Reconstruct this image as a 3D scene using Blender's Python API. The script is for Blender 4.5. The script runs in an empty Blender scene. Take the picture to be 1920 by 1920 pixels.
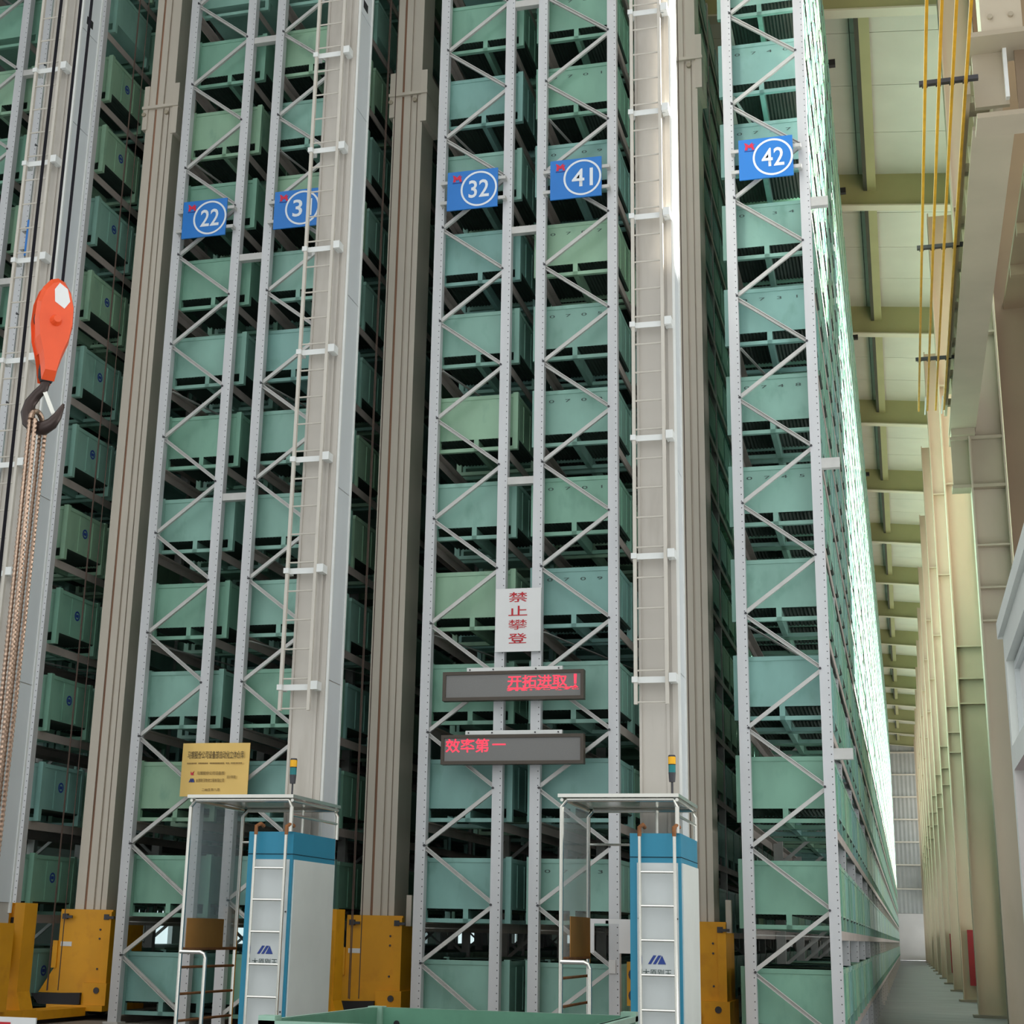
import bpy, math, random
from mathutils import Vector, Matrix
random.seed(7)
SC = bpy.context.scene
COL = SC.collection
PI = math.pi

# ------------------------------------------------------------------ camera
def make_camera():
    f, cx, cy, yaw, pitch, roll = 2855.007, 899.084, 937.518, -0.27015, 0.27723, 0.022
    s, c, sp, cp = math.sin(yaw), math.cos(yaw), math.sin(pitch), math.cos(pitch)
    F = Vector((s*cp, c*cp, sp)); R0 = Vector((c, -s, 0)); U0 = R0.cross(F)
    a, b = math.cos(roll), math.sin(roll)
    R = a*R0 + b*U0; U = -b*R0 + a*U0
    cd = bpy.data.cameras.new('camera'); co = bpy.data.objects.new('camera', cd); COL.objects.link(co)
    co.matrix_world = Matrix(((R.x, U.x, -F.x, .73719), (R.y, U.y, -F.y, -15.855), (R.z, U.z, -F.z, 1.6), (0, 0, 0, 1)))
    cd.sensor_width = 36; cd.lens = f/1920*36
    cd.shift_x = (960-cx)/1920; cd.shift_y = (cy-960)/1920
    cd.clip_start = .05; cd.clip_end = 600
    SC.camera = co
make_camera()

# ------------------------------------------------------------------ light
W = bpy.data.worlds.new('world'); SC.world = W; W.use_nodes = True
bg = W.node_tree.nodes['Background']
bg.inputs['Color'].default_value = (.95, .985, 1.0, 1)
def overcast(zenith):
    """standard overcast sky: three times brighter overhead than at the horizon"""
    N = W.node_tree.nodes; L = W.node_tree.links
    tc = N.new('ShaderNodeTexCoord'); sp = N.new('ShaderNodeSeparateXYZ'); mr = N.new('ShaderNodeMapRange')
    L.new(tc.outputs['Generated'], sp.inputs[0]); L.new(sp.outputs['Z'], mr.inputs['Value'])
    mr.inputs['To Min'].default_value = zenith/3; mr.inputs['To Max'].default_value = zenith
    L.new(mr.outputs[0], bg.inputs['Strength'])
overcast(2.2)
sun = bpy.data.lights.new('sun', 'SUN'); sun.energy = 46; sun.angle = math.radians(1.5); sun.color = (1, .97, .92)
so = bpy.data.objects.new('sun', sun); COL.objects.link(so)
so.location = (30, 60, 40)
so.rotation_euler = Vector((-.60, -.42, -.68)).to_track_quat('-Z', 'Y').to_euler()
SC.view_settings.view_transform = 'Standard'; SC.view_settings.look = 'None'
SC.view_settings.gamma = 1; SC.view_settings.use_curve_mapping = False
SC.view_settings.exposure = 0.0
SC.cycles.max_bounces = 5; SC.cycles.diffuse_bounces = 3

# ------------------------------------------------------------------ materials
def lin(c):
    return tuple(((v/255)/12.92 if v/255 <= .04045 else ((v/255+.055)/1.055)**2.4) for v in c)

def mat(name, rgb, rough=.5, metal=0., var=.12, scale=3., stretch=(1, 1, 1), dirt=None, emit=0, alpha=1, bump=0., spec=.5):
    m = bpy.data.materials.new(name); m.use_nodes = True
    nt = m.node_tree; N = nt.nodes; L = nt.links
    b = N['Principled BSDF']
    col = lin(rgb)
    b.inputs['Roughness'].default_value = rough; b.inputs['Metallic'].default_value = metal
    b.inputs['Specular IOR Level'].default_value = spec
    tc = N.new('ShaderNodeTexCoord'); oi = N.new('ShaderNodeObjectInfo')
    mp = N.new('ShaderNodeMapping'); mp.inputs['Scale'].default_value = stretch
    ad = N.new('ShaderNodeVectorMath'); ad.operation = 'ADD'
    ml = N.new('ShaderNodeVectorMath'); ml.operation = 'SCALE'; ml.inputs['Scale'].default_value = 37.
    cb = N.new('ShaderNodeCombineXYZ')
    L.new(oi.outputs['Random'], cb.inputs[0]); L.new(oi.outputs['Random'], cb.inputs[1])
    L.new(cb.outputs[0], ml.inputs[0]); L.new(tc.outputs['Object'], ad.inputs[0]); L.new(ml.outputs[0], ad.inputs[1])
    L.new(ad.outputs[0], mp.inputs['Vector'])
    nz = N.new('ShaderNodeTexNoise'); nz.inputs['Scale'].default_value = scale; nz.inputs['Detail'].default_value = 4
    L.new(mp.outputs[0], nz.inputs['Vector'])
    mr = N.new('ShaderNodeMapRange'); mr.inputs['From Min'].default_value = .3; mr.inputs['From Max'].default_value = .7
    mr.inputs['To Min'].default_value = 1-var; mr.inputs['To Max'].default_value = 1+var*.6
    L.new(nz.outputs['Fac'], mr.inputs['Value'])
    hs = N.new('ShaderNodeHueSaturation'); hs.inputs['Color'].default_value = (*col, 1)
    L.new(mr.outputs[0], hs.inputs['Value'])
    out = hs.outputs['Color']
    if dirt:
        n2 = N.new('ShaderNodeTexNoise'); n2.inputs['Scale'].default_value = scale*2.3; n2.inputs['Detail'].default_value = 6
        L.new(mp.outputs[0], n2.inputs['Vector'])
        r2 = N.new('ShaderNodeMapRange'); r2.inputs['From Min'].default_value = .56; r2.inputs['From Max'].default_value = .78
        r2.inputs['To Max'].default_value = .6
        L.new(n2.outputs['Fac'], r2.inputs['Value'])
        mx = N.new('ShaderNodeMix'); mx.data_type = 'RGBA'
        L.new(r2.outputs[0], mx.inputs['Factor']); L.new(out, mx.inputs['A']); mx.inputs['B'].default_value = (*lin(dirt), 1)
        out = mx.outputs['Result']
    L.new(out, b.inputs['Base Color'])
    if bump:
        bp = N.new('ShaderNodeBump'); bp.inputs['Strength'].default_value = bump; bp.inputs['Distance'].default_value = .01
        L.new(nz.outputs['Fac'], bp.inputs['Height']); L.new(bp.outputs[0], b.inputs['Normal'])
    if emit:
        L.new(out, b.inputs['Emission Color']); b.inputs['Emission Strength'].default_value = emit
    if alpha < 1:
        b.inputs['Alpha'].default_value = alpha
    return m

def perforated(m, xo, pitch=.075, r=.0062):
    """punched holes down the front of an upright: small dark dots at local x = +-xo"""
    nt = m.node_tree; N = nt.nodes; L = nt.links; b = N['Principled BSDF']
    src = b.inputs['Base Color'].links[0].from_socket
    tc = N.new('ShaderNodeTexCoord'); sp = N.new('ShaderNodeSeparateXYZ'); L.new(tc.outputs['Object'], sp.inputs[0])
    def M(op, a, b2=None):
        n = N.new('ShaderNodeMath'); n.operation = op
        for i, v in enumerate((a, b2)):
            if v is None: continue
            if isinstance(v, (int, float)): n.inputs[i].default_value = v
            else: L.new(v, n.inputs[i])
        return n.outputs[0]
    fz = M('SUBTRACT', M('MULTIPLY', M('FRACT', M('DIVIDE', sp.outputs[2], pitch)), pitch), pitch/2)
    fx = M('SUBTRACT', sp.outputs[0], xo)
    d = M('SQRT', M('ADD', M('MULTIPLY', fx, fx), M('MULTIPLY', fz, fz)))
    k = M('LESS_THAN', d, r)
    mx = N.new('ShaderNodeMix'); mx.data_type = 'RGBA'
    L.new(k, mx.inputs['Factor']); L.new(src, mx.inputs['A']); mx.inputs['B'].default_value = (.07, .07, .075, 1)
    L.new(mx.outputs['Result'], b.inputs['Base Color'])
    return m

V4 = (1, 1, .18)
MT = {}
GREENS = [(136, 180, 165), (128, 176, 153), (148, 186, 156), (130, 176, 167)]
for i, g in enumerate(GREENS):
    MT['green%d' % i] = mat('box_green_%s' % 'abcd'[i], g, .42, 0, .16, 2.2, (1, 1, .5), dirt=(96, 140, 122))
MT['greenshade'] = mat('box_underside_shade_green', (40, 56, 48), .7, 0, .2, 5)  # underside green darkened in the colour to deepen shade inside the racks
MT['post'] = perforated(mat('upright_galvanised', (206, 207, 208), .45, .15, .06, 6, V4), .034)
MT['brace'] = mat('brace_galvanised', (198, 197, 192), .45, .15, .08, 8)
MT['rail'] = mat('rail_grey_paint', (178, 168, 160), .55, 0, .14, 3)
MT['mast'] = mat('mast_warm_grey', (192, 186, 176), .55, 0, .09, 1.6, V4, dirt=(150, 142, 130))
MT['cover'] = mat('mast_cover_pale_grey', (212, 216, 217), .45, 0, .06, 2.5, V4)
MT['ladder'] = mat('ladder_paint', (202, 196, 184), .5, 0, .06, 4)
MT['bracket'] = mat('bracket_white', (226, 228, 224), .45, 0, .05, 4)
MT['rear'] = mat('rear_mast_beige', (206, 196, 180), .55, 0, .1, 1.6, V4)
MT['rust'] = mat('rust_streak_brown', (146, 108, 84), .8, 0, .35, 2.5, V4)
MT['yellow'] = mat('crane_yellow', (226, 158, 12), .5, 0, .1, 2.2, dirt=(196, 128, 14))
MT['black'] = mat('rubber_black', (24, 24, 28), .6, 0, .2, 5)
MT['darkgrey'] = mat('machine_dark_grey', (62, 62, 66), .5, 0, .2, 5)
MT['teal'] = mat('cabinet_teal', (40, 136, 166), .45, 0, .05, 3)
MT['white'] = mat('cabinet_white', (222, 225, 218), .45, 0, .04, 3)
MT['whitegrey'] = mat('cabinet_grey_white', (205, 210, 208), .45, 0, .04, 3)
MT['steel'] = mat('stainless_tube', (226, 224, 214), .22, .9, .05, 4)
MT['rusty'] = mat('rusty_rung', (150, 98, 58), .7, .2, .3, 12)
MT['blue'] = mat('sign_blue', (30, 122, 206), .4, 0, .03, 3)
MT['signwhite'] = mat('sign_letter_white', (232, 238, 242), .5, 0, .02, 3)
MT['signred'] = mat('sign_emblem_red', (214, 36, 70), .5, 0, .05, 3)
MT['navy'] = mat('logo_navy', (34, 62, 140), .5, 0, .04, 3)
MT['redtext'] = mat('warning_red', (192, 26, 40), .5, 0, .05, 3)
MT['board'] = mat('board_white', (226, 226, 224), .5, 0, .03, 3)
MT['ink'] = mat('stencil_ink', (66, 82, 78), .7, 0, .2, 9)
MT['ledframe'] = mat('display_frame_brown', (72, 62, 50), .45, 0, .1, 5)
MT['ledface'] = mat('display_face_grey', (122, 121, 118), .35, 0, .06, 160)
MT['led'] = mat('display_red_led', (255, 60, 84), .5, 0, .1, 40, emit=.9)
MT['gold'] = mat('brass_plaque', (226, 190, 112), .34, .55, .1, 2, bump=.25)
MT['goldink'] = mat('plaque_ink', (66, 54, 34), .6, 0, .1, 4)
MT['goldpale'] = mat('plaque_small_print', (150, 122, 70), .6, 0, .1, 4)
MT['orange'] = mat('hook_block_orange', (236, 88, 42), .35, 0, .07, 5)
MT['hook'] = mat('forged_hook_brown', (66, 54, 50), .38, .5, .2, 8)
MT['wire'] = mat('wire_rope', (176, 150, 130), .3, .8, .3, 60)
MT['amber'] = mat('lamp_amber', (250, 184, 10), .25, 0, .05, 8)
MT['tealglass'] = mat('lamp_teal', (22, 122, 124), .25, 0, .05, 8)
MT['column'] = mat('column_cream', (190, 178, 156), .5, 0, .1, .9, (1, 1, .4), dirt=(172, 163, 136))
MT['girder'] = mat('girder_beige', (172, 160, 138), .55, 0, .08, 1.2)
MT['roof'] = mat('roof_sheet_pale', (196, 204, 190), .5, 0, .06, .8)
MT['rafter'] = mat('rafter_olive', (164, 168, 122), .55, 0, .08, .8)
MT['flange'] = mat('rafter_flange_pale', (200, 202, 180), .5, 0, .05, 1)
MT['roofback'] = mat('roof_joint_dark', (70, 74, 62), .8, 0, .1, 1)
MT['endpanel'] = mat('end_wall_sheet', (176, 182, 180), .45, 0, .07, 1.2)
MT['girt'] = mat('girt_pale', (218, 216, 204), .5, 0, .06, 2)
MT['plaster'] = mat('plaster_white', (216, 216, 214), .7, 0, .05, .8)
MT['wallsheet'] = mat('side_wall_sheet', (138, 118, 94), .6, 0, .12, .7)
MT['floor'] = mat('floor_concrete', (122, 126, 130), .6, 0, .2, .55, (1, 3.0, 1), dirt=(104, 108, 114))
MT['plinth'] = mat('plinth_concrete', (150, 142, 130), .75, 0, .15, 1.5)
MT['busbar'] = mat('conductor_yellow', (204, 150, 28), .45, 0, .15, 6)
MT['redplate'] = mat('post_plate_red', (140, 20, 34), .5, 0, .1, 4)
MT['rope'] = mat('hoist_rope_brown', (84, 66, 56), .6, .2, .2, 9)
MT['bin'] = mat('bin_green_dull', (92, 140, 116), .5, 0, .2, 4, dirt=(70, 108, 92))
MT['binrim'] = mat('bin_rim_green', (140, 176, 156), .5, 0, .15, 5)
MT['carton'] = mat('cardboard', (176, 122, 58), .7, 0, .12, 4)
MT['cable'] = mat('cable_black', (28, 27, 32), .85, 0, .1, 6, spec=.15)
MT['daylight'] = mat('daylit_glazing', (214, 236, 238), .4, 0, .05, 1, emit=1.0)

def glass(name, rgb, alpha):
    m = bpy.data.materials.new(name); m.use_nodes = True
    nt = m.node_tree; N = nt.nodes; L = nt.links; N.clear()
    o = N.new('ShaderNodeOutputMaterial'); mx = N.new('ShaderNodeMixShader'); t = N.new('ShaderNodeBsdfTransparent'); p = N.new('ShaderNodeBsdfPrincipled')
    p.inputs['Base Color'].default_value = (*lin(rgb), 1); p.inputs['Roughness'].default_value = .08
    nz = N.new('ShaderNodeTexNoise'); nz.inputs['Scale'].default_value = 4
    mr = N.new('ShaderNodeMapRange'); mr.inputs['To Min'].default_value = alpha*.7; mr.inputs['To Max'].default_value = alpha*1.3
    L.new(nz.outputs['Fac'], mr.inputs['Value']); L.new(mr.outputs[0], mx.inputs['Fac'])
    L.new(t.outputs[0], mx.inputs[1]); L.new(p.outputs[0], mx.inputs[2]); L.new(mx.outputs[0], o.inputs['Surface'])
    return m
MT['acrylic'] = glass('scratched_acrylic', (186, 200, 200), .34)
MT['pane'] = glass('window_pane', (214, 224, 228), .5)

# ------------------------------------------------------------------ mesh helpers
class M:
    def __init__(s): s.v = []; s.f = []; s.m = []
    def add(s, v, f, mi=0):
        n = len(s.v); s.v += [tuple(p) for p in v]; s.f += [tuple(i+n for i in q) for q in f]; s.m += [mi]*len(f); return s
    def box(s, x0, x1, y0, y1, z0, z1, mi=0):
        return s.add([(x0, y0, z0), (x1, y0, z0), (x1, y1, z0), (x0, y1, z0), (x0, y0, z1), (x1, y0, z1), (x1, y1, z1), (x0, y1, z1)],
                     [(3, 2, 1, 0), (4, 5, 6, 7), (0, 1, 5, 4), (1, 2, 6, 5), (2, 3, 7, 6), (3, 0, 4, 7)], mi)
    def bar(s, p, q, w, t, up=(0, -1, 0), mi=0, chan=False):
        """rectangular bar from p to q; w across, t along up; chan = U channel open towards up"""
        p, q = Vector(p), Vector(q); d = (q-p).normalized(); n = Vector(up); n = (n-d*n.dot(d)).normalized(); r = d.cross(n)
        def one(a0, a1, b0, b1):
            vs = [c+r*a+n*b for c in (p, q) for a, b in ((a0, b0), (a1, b0), (a1, b1), (a0, b1))]
            s.add(vs, [(0, 1, 2, 3), (7, 6, 5, 4), (0, 4, 5, 1), (1, 5, 6, 2), (2, 6, 7, 3), (3, 7, 4, 0)], mi)
        if chan:
            k = t*.22; one(-w/2, w/2, -t/2, -t/2+k); one(-w/2, -w/2+k, -t/2+k, t/2); one(w/2-k, w/2, -t/2+k, t/2)
        else: one(-w/2, w/2, -t/2, t/2)
        return s
    def tube(s, pts, r, n=8, mi=0, caps=True):
        pts = [Vector(p) for p in pts]; rr = r if isinstance(r, (list, tuple)) else [r]*len(pts)
        base = len(s.v); prev = None
        for i, p in enumerate(pts):
            d = (pts[min(i+1, len(pts)-1)]-pts[max(i-1, 0)]).normalized()
            if prev is None:
                a = Vector((0, 0, 1)) if abs(d.z) < .9 else Vector((1, 0, 0)); u = a.cross(d).normalized()
            else: u = (prev-d*prev.dot(d)).normalized()
            prev = u; w = d.cross(u)
            s.v += [tuple(p+(u*math.cos(2*PI*k/n)+w*math.sin(2*PI*k/n))*rr[i]) for k in range(n)]
        for i in range(len(pts)-1):
            for k in range(n):
                a = base+i*n+k; b = base+i*n+(k+1) % n
                s.f.append((a, b, b+n, a+n)); s.m.append(mi)
        if caps:
            s.f.append(tuple(base+k for k in reversed(range(n)))); s.f.append(tuple(base+(len(pts)-1)*n+k for k in range(n))); s.m += [mi, mi]
        return s
    def prism(s, poly, a0, a1, axis='y', mi=0):
        """extrude a polygon; axis y: poly in (x,z); axis z: (x,y); axis x: (y,z)"""
        def P(u, v, a): return (u, a, v) if axis == 'y' else ((u, v, a) if axis == 'z' else (a, u, v))
        n = len(poly); vs = [P(u, v, a0) for u, v in poly]+[P(u, v, a1) for u, v in poly]
        fs = [tuple(range(n)), tuple(range(2*n-1, n-1, -1))]+[(i, i+n, (i+1) % n+n, (i+1) % n) for i in range(n)]
        return s.add(vs, fs, mi)
    def ring(s, cx, cz, r0, r1, y0, y1, n=40, mi=0, sx=1.0):
        vs = []
        for k in range(n):
            a = 2*PI*k/n
            for r, y in ((r0, y0), (r1, y0), (r1, y1), (r0, y1)): vs.append((cx+r*math.cos(a)*sx, y, cz+r*math.sin(a)))
        fs = []
        for k in range(n):
            a = 4*k; b = 4*((k+1) % n)
            for j in range(4): fs.append((a+j, a+(j+1) % 4, b+(j+1) % 4, b+j))
        return s.add(vs, fs, mi)
    def mesh(s, name, mats):
        me = bpy.data.meshes.new(name); me.from_pydata(s.v, [], s.f)
        for m in (mats if isinstance(mats, (list, tuple)) else [mats]): me.materials.append(MT[m] if isinstance(m, str) else m)
        if any(s.m): me.polygons.foreach_set('material_index', s.m)
        me.update()
        return me
    def obj(s, name, mats, parent=None, loc=None, smooth=False, recalc=True):
        me = s.mesh(name, mats)
        if recalc and len(me.polygons) < 20000:
            import bmesh
            b = bmesh.new(); b.from_mesh(me); bmesh.ops.recalc_face_normals(b, faces=b.faces); b.to_mesh(me); b.free()
        if smooth:
            me.polygons.foreach_set('use_smooth', [True]*len(me.polygons))
        return link(name, me, parent, loc)

def link(name, me, parent=None, loc=None):
    o = bpy.data.objects.new(name, me); COL.objects.link(o)
    if parent: o.parent = parent
    if loc: o.location = loc
    return o
def thing(name, label, cat, loc=(0, 0, 0), group=None, rz=0):
    o = bpy.data.objects.new(name, None); COL.objects.link(o); o.empty_display_size = .2
    o.location = loc; o.rotation_euler = (0, 0, rz); tag(o, label, cat, group); return o
def tag(o, label, cat, group=None):
    o['label'] = label; o['category'] = cat
    if group: o['group'] = group
    return o
def copy_tree(o, parent=None):
    c = o.copy(); COL.objects.link(c); c.parent = parent
    for ch in list(o.children): copy_tree(ch, c)
    return c
def struct(o): o['kind'] = 'structure'; return o
def lbl(o, t): o['label'] = t; return o
def B(x0, x1, y0, y1, z0, z1): return M().box(x0, x1, y0, y1, z0, z1)

_tc = bpy.data.curves.new('lettering', 'FONT'); _to = bpy.data.objects.new('lettering', _tc)
def text(body, x0, x1, z0, z1, y, m, name, parent, depth=.002, side=None, bold=0.):
    """flat lettering fitted into a rectangle of the plane y (facing -y)"""
    COL.objects.link(_to); _tc.body = body; _tc.offset = bold; _tc.space_character = 1.0; _tc.resolution_u = 3
    bpy.context.view_layer.update()
    me = bpy.data.meshes.new_from_object(_to.evaluated_get(bpy.context.evaluated_depsgraph_get()))
    COL.objects.unlink(_to)
    xs = [v.co.x for v in me.vertices]; zs = [v.co.y for v in me.vertices]
    a, b, c, d = min(xs), max(xs), min(zs), max(zs)
    for v in me.vertices:
        v.co = Vector((x0+(v.co.x-a)/(b-a)*(x1-x0), y, z0+(v.co.y-c)/max(d-c, 1e-6)*(z1-z0)))
    me.materials.clear(); me.materials.append(MT[m]); me.name = name
    return link(name, me, parent)

# ------------------------------------------------------------------ layout constants
P, Z0 = 1.2, 1.289                       # lacing pitch, first lacing node
T0, LV, BH, BW, BD = 1.326, 1.0445, .667, .96, .95
NLEV, BAY = 18, 3.5
TOPZ = 19.35
LENGTH = 115.5                           # racks end
# rack: sign number, inner left x, inner right x, box left x, mirrored lacing, base z
RACKS = [('12', -11.0, -10.278, -11.08, 0, .57), ('21', -9.83, -9.11, -9.91, 1, .57), ('22', -7.623, -6.916, -7.69, 0, .57),
         ('31', -6.393, -5.673, -6.56, 1, .57), ('32', -4.171, -3.446, -4.242, 0, .57), ('41', -2.926, -2.192, -3.09, 1, .57),
         ('42', -.721, 0., -.88, 0, 0.)]
SIGNW = {'21': 'twenty-one', '22': 'twenty-two', '31': 'thirty-one', '32': 'thirty-two', '41': 'forty-one', '42': 'forty-two'}
RACKDESC = {'12': 'at the far left edge', '21': 'behind the left crane mast', '22': 'with sign 22', '31': 'with sign 31',
            '32': 'with sign 32', '41': 'with sign 41', '42': 'with sign 42'}
def roofz(x): return 20.55-.1*(x-.8)     # underside of the rafters

# ------------------------------------------------------------------ building shell
struct(B(-40, 14, -40, 146, -.2, 0).obj('floor', 'floor'))
struct(M().box(-13.6, -.95, -1.25, LENGTH+2, 0, .57).box(-13.6, -7.15, -3.1, -1.25, 0, .57).obj('trim_1', 'plinth'))
WX = 3.45
def side_wall():
    """corridor wall behind the columns, with an open louvre band high up; nearer than the first column the side bay is open"""
    m = M()
    m.box(WX, WX+.2, 12.7, 144, 4.4, 9.6); m.box(WX, WX+.2, 12.7, 144, 0, 1.0); m.box(WX, WX+.2, 12.7, 21, 1.0, 4.4)
    m.box(WX, WX+.2, 12.7, 144, 19.6, 22)
    m.box(WX, WX+.2, 12.7, 13.2, 9.6, 19.6)
    m.box(2.95, 16, 12.55, 12.7, 0, 22)
    w = struct(m.obj('wall_right', 'wallsheet'))
    for k in range(4):
        z = 4.6+k*1.25
        B(WX-.12, WX, 12.75, 143.5, z, z+.15).obj('girt', 'wallsheet', w)
    for n, y in enumerate(range(16, 144, 5)):
        struct(M().box(WX+.02, WX+.16, y-.06, y+.06, 9.6, 19.6).box(WX+.02, WX+.16, y-.06, y+.06, 1.0, 4.4).box(WX+.02, WX+.16, y-.06, y-.05, 4.4, 9.6).obj('trim_%d' % (n+20), 'girt'))
    struct(B(3.1, 3.3, -30, 1.0, 13.3, 22).obj('added_sun_wall', 'wallsheet'))  # unseen upper wall added to keep the sun off the hook
    struct(B(WX+.2, 8.5, 21, 144, 5.1, 5.2).obj('trim_2', 'wallsheet'))      # unseen canopy added to keep direct sun out of the low window band
    # low roof of the side bay, with purlins
    r = M(); r.box(3.1, 16, -7, 12.55, 13.2, 13.3)
    c = struct(r.obj('ceiling_side_bay', 'wallsheet'))
    for k in range(11): B(3.1, 16, -6.5+k*1.7, -6.35+k*1.7, 13.0, 13.2).obj('purlin', 'wallsheet', c)
side_wall()
def left_wall():
    m = M(); X = -13.9
    m.box(X-.2, X, -4, 146, 0, .9); m.box(X-.2, X, -4, 146, 2.6, 23)
    for y in range(-4, 146, 6): m.box(X-.2, X, y, y+3.2, .9, 2.6)
    struct(m.obj('wall_left', 'endpanel'))
    n = 0
    for y in range(2, 70, 6):
        n += 1
        struct(B(X-.16, X-.1, y-2.8, y, .9, 2.6).obj('window_%d' % n, 'daylight'))
left_wall()
def end_wall():
    YE = 144.
    w = struct(B(-14.1, WX, YE, YE+.3, 0, 4.35).obj('wall_back', 'plaster'))
    struct(B(-14.1, WX, YE+.12, YE+.3, 4.35, 23).obj('wall_back_upper', 'roofback'))
    wu = bpy.data.objects['wall_back_upper']
    z = 4.35; k = 0
    hs = [2.35, 2.3, 2.2, 2.2, 2.2, 2.2, 2.2, 2.2]
    for h in hs:
        for x in (-14., -8., -2.0):
            x1 = min(x+5.97, WX)
            m = M(); n = int((x1-x)/.2)
            poly = []
            for i in range(n+1):
                xx = x+(x1-x)*i/n; poly.append((xx, YE-.03 if i % 2 else YE+.03))
            poly += [(x1, YE+.12), (x, YE+.12)]
            m.prism(poly, z+.02, z+h-.02, 'z').obj('panel', 'endpanel', wu)
        B(-14, WX, YE-.16, YE-.02, z+h-.09, z+h+.05).obj('girt', 'girt', wu)
        z += h
end_wall()
def roof():
    Y0, Y1 = 4.4, 144.
    def slab(name, mt, x0, x1, y0, y1, zb, t, par=None):
        m = M()
        vs = [(x, y, roofz(x)+dz) for dz in (zb, zb+t) for x, y in ((x0, y0), (x1, y0), (x1, y1), (x0, y1))]
        m.add(vs, [(3, 2, 1, 0), (4, 5, 6, 7), (0, 1, 5, 4), (1, 2, 6, 5), (2, 3, 7, 6), (3, 0, 4, 7)])
        return m.obj(name, mt, par)
    c = struct(slab('ceiling', 'roofback', -14.1, WX+.3, -3.5, Y1+.3, 1.06, .1))
    ys = [13.44-9.24+9.24*k for k in range(16)]
    for k, y in enumerate(ys):
        if y > Y1: break
        # rafter: web, bottom flange
        slab('rafter_web', 'rafter', -14, WX, y-.02, y+.02, .04, .98, c)
        slab('rafter_flange', 'flange', -14, WX, y-.16, y+.16, 0, .04, c)
        for j in range(4):
            a = y+.02+j*2.31; b = min(a+2.29, Y1)
            if a >= Y1: break
            for x0, x1 in ((-14, -7), (-6.98, .5), (.52, WX)):
                slab('roof_panel', 'roof', x0, x1, a, b, 1.0, .05, c)
    for j in range(2):
        for x0, x1 in ((-14, -7), (-6.98, .5), (.52, WX)):
            slab('roof_panel', 'roof', x0, x1, -3.5+j*3.8, .28+j*3.8, 1.0, .05, c)
    # longitudinal strut: dark web with a pale olive flange side
    slab('strut_web', 'roofback', .62, .72, 4, Y1, .5, .5, c)
    slab('strut_flange', 'rafter', .72, .95, 4, Y1, .5, .06, c)
roof()
struct(B(-40, -5.0, -12, -.6, 19.9, 20.1).obj('added_shade_roof', 'roofback'))  # unseen partial roof added to shade the upper left racks

# ------------------------------------------------------------------ wall columns
def columns():
    ords = ['nearest', 'second', 'third', 'fourth', 'fifth', 'sixth', 'seventh', 'eighth', 'ninth', 'tenth', 'eleventh', 'twelfth', 'thirteenth']
    XL, XR = 2.2, 2.9
    for i in range(13):
        y = 12.1+10.1*i
        xl = XL+(.08 if i == 0 else 0)
        t = thing('steel_column', '%s cream H-section wall column from the camera along the corridor' % ords[i], 'column', (0, y, 0), 'wall columns')
        top = 20.0
        B(xl, xl+.03, 0, .45, .06, top).obj('flange', 'column', t); B(XR-.03, XR, 0, .45, .06, top).obj('flange', 'column', t)
        B(xl+.03, XR-.03, .2, .235, .06, top).obj('web', 'column', t)
        B(xl-.12, XR+.12, -.1, .55, 0, .06).obj('base_plate', 'plinth', t)
        for z in (7.12, 7.72, 8.5, 12.6, 15.2):
            B(xl+.03, XR-.03, .02, .2, z, z+.03).obj('stiffener', 'column', t)
        if i == 0:
            c = M().box(1.95, XR, .02, .42, 9.6, 9.66).box(1.95, XR, .02, .42, 10.52, 10.58)
            c.obj('corbel_flange', 'girder', t)
            B(1.97, XR-.03, .1, .14, 9.66, 10.52).obj('corbel_web', 'girder', t)
            B(2.3, 2.33, .02, .1, 9.66, 10.52).obj('corbel_stiffener', 'girder', t)
        if i in (2, 4, 6, 8):
            lbl(B(2.4, 2.68, -.06, 0, .45, 2.0).obj('marker_plate', 'redplate', t), 'dark red vertical marker plate')
columns()

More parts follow.
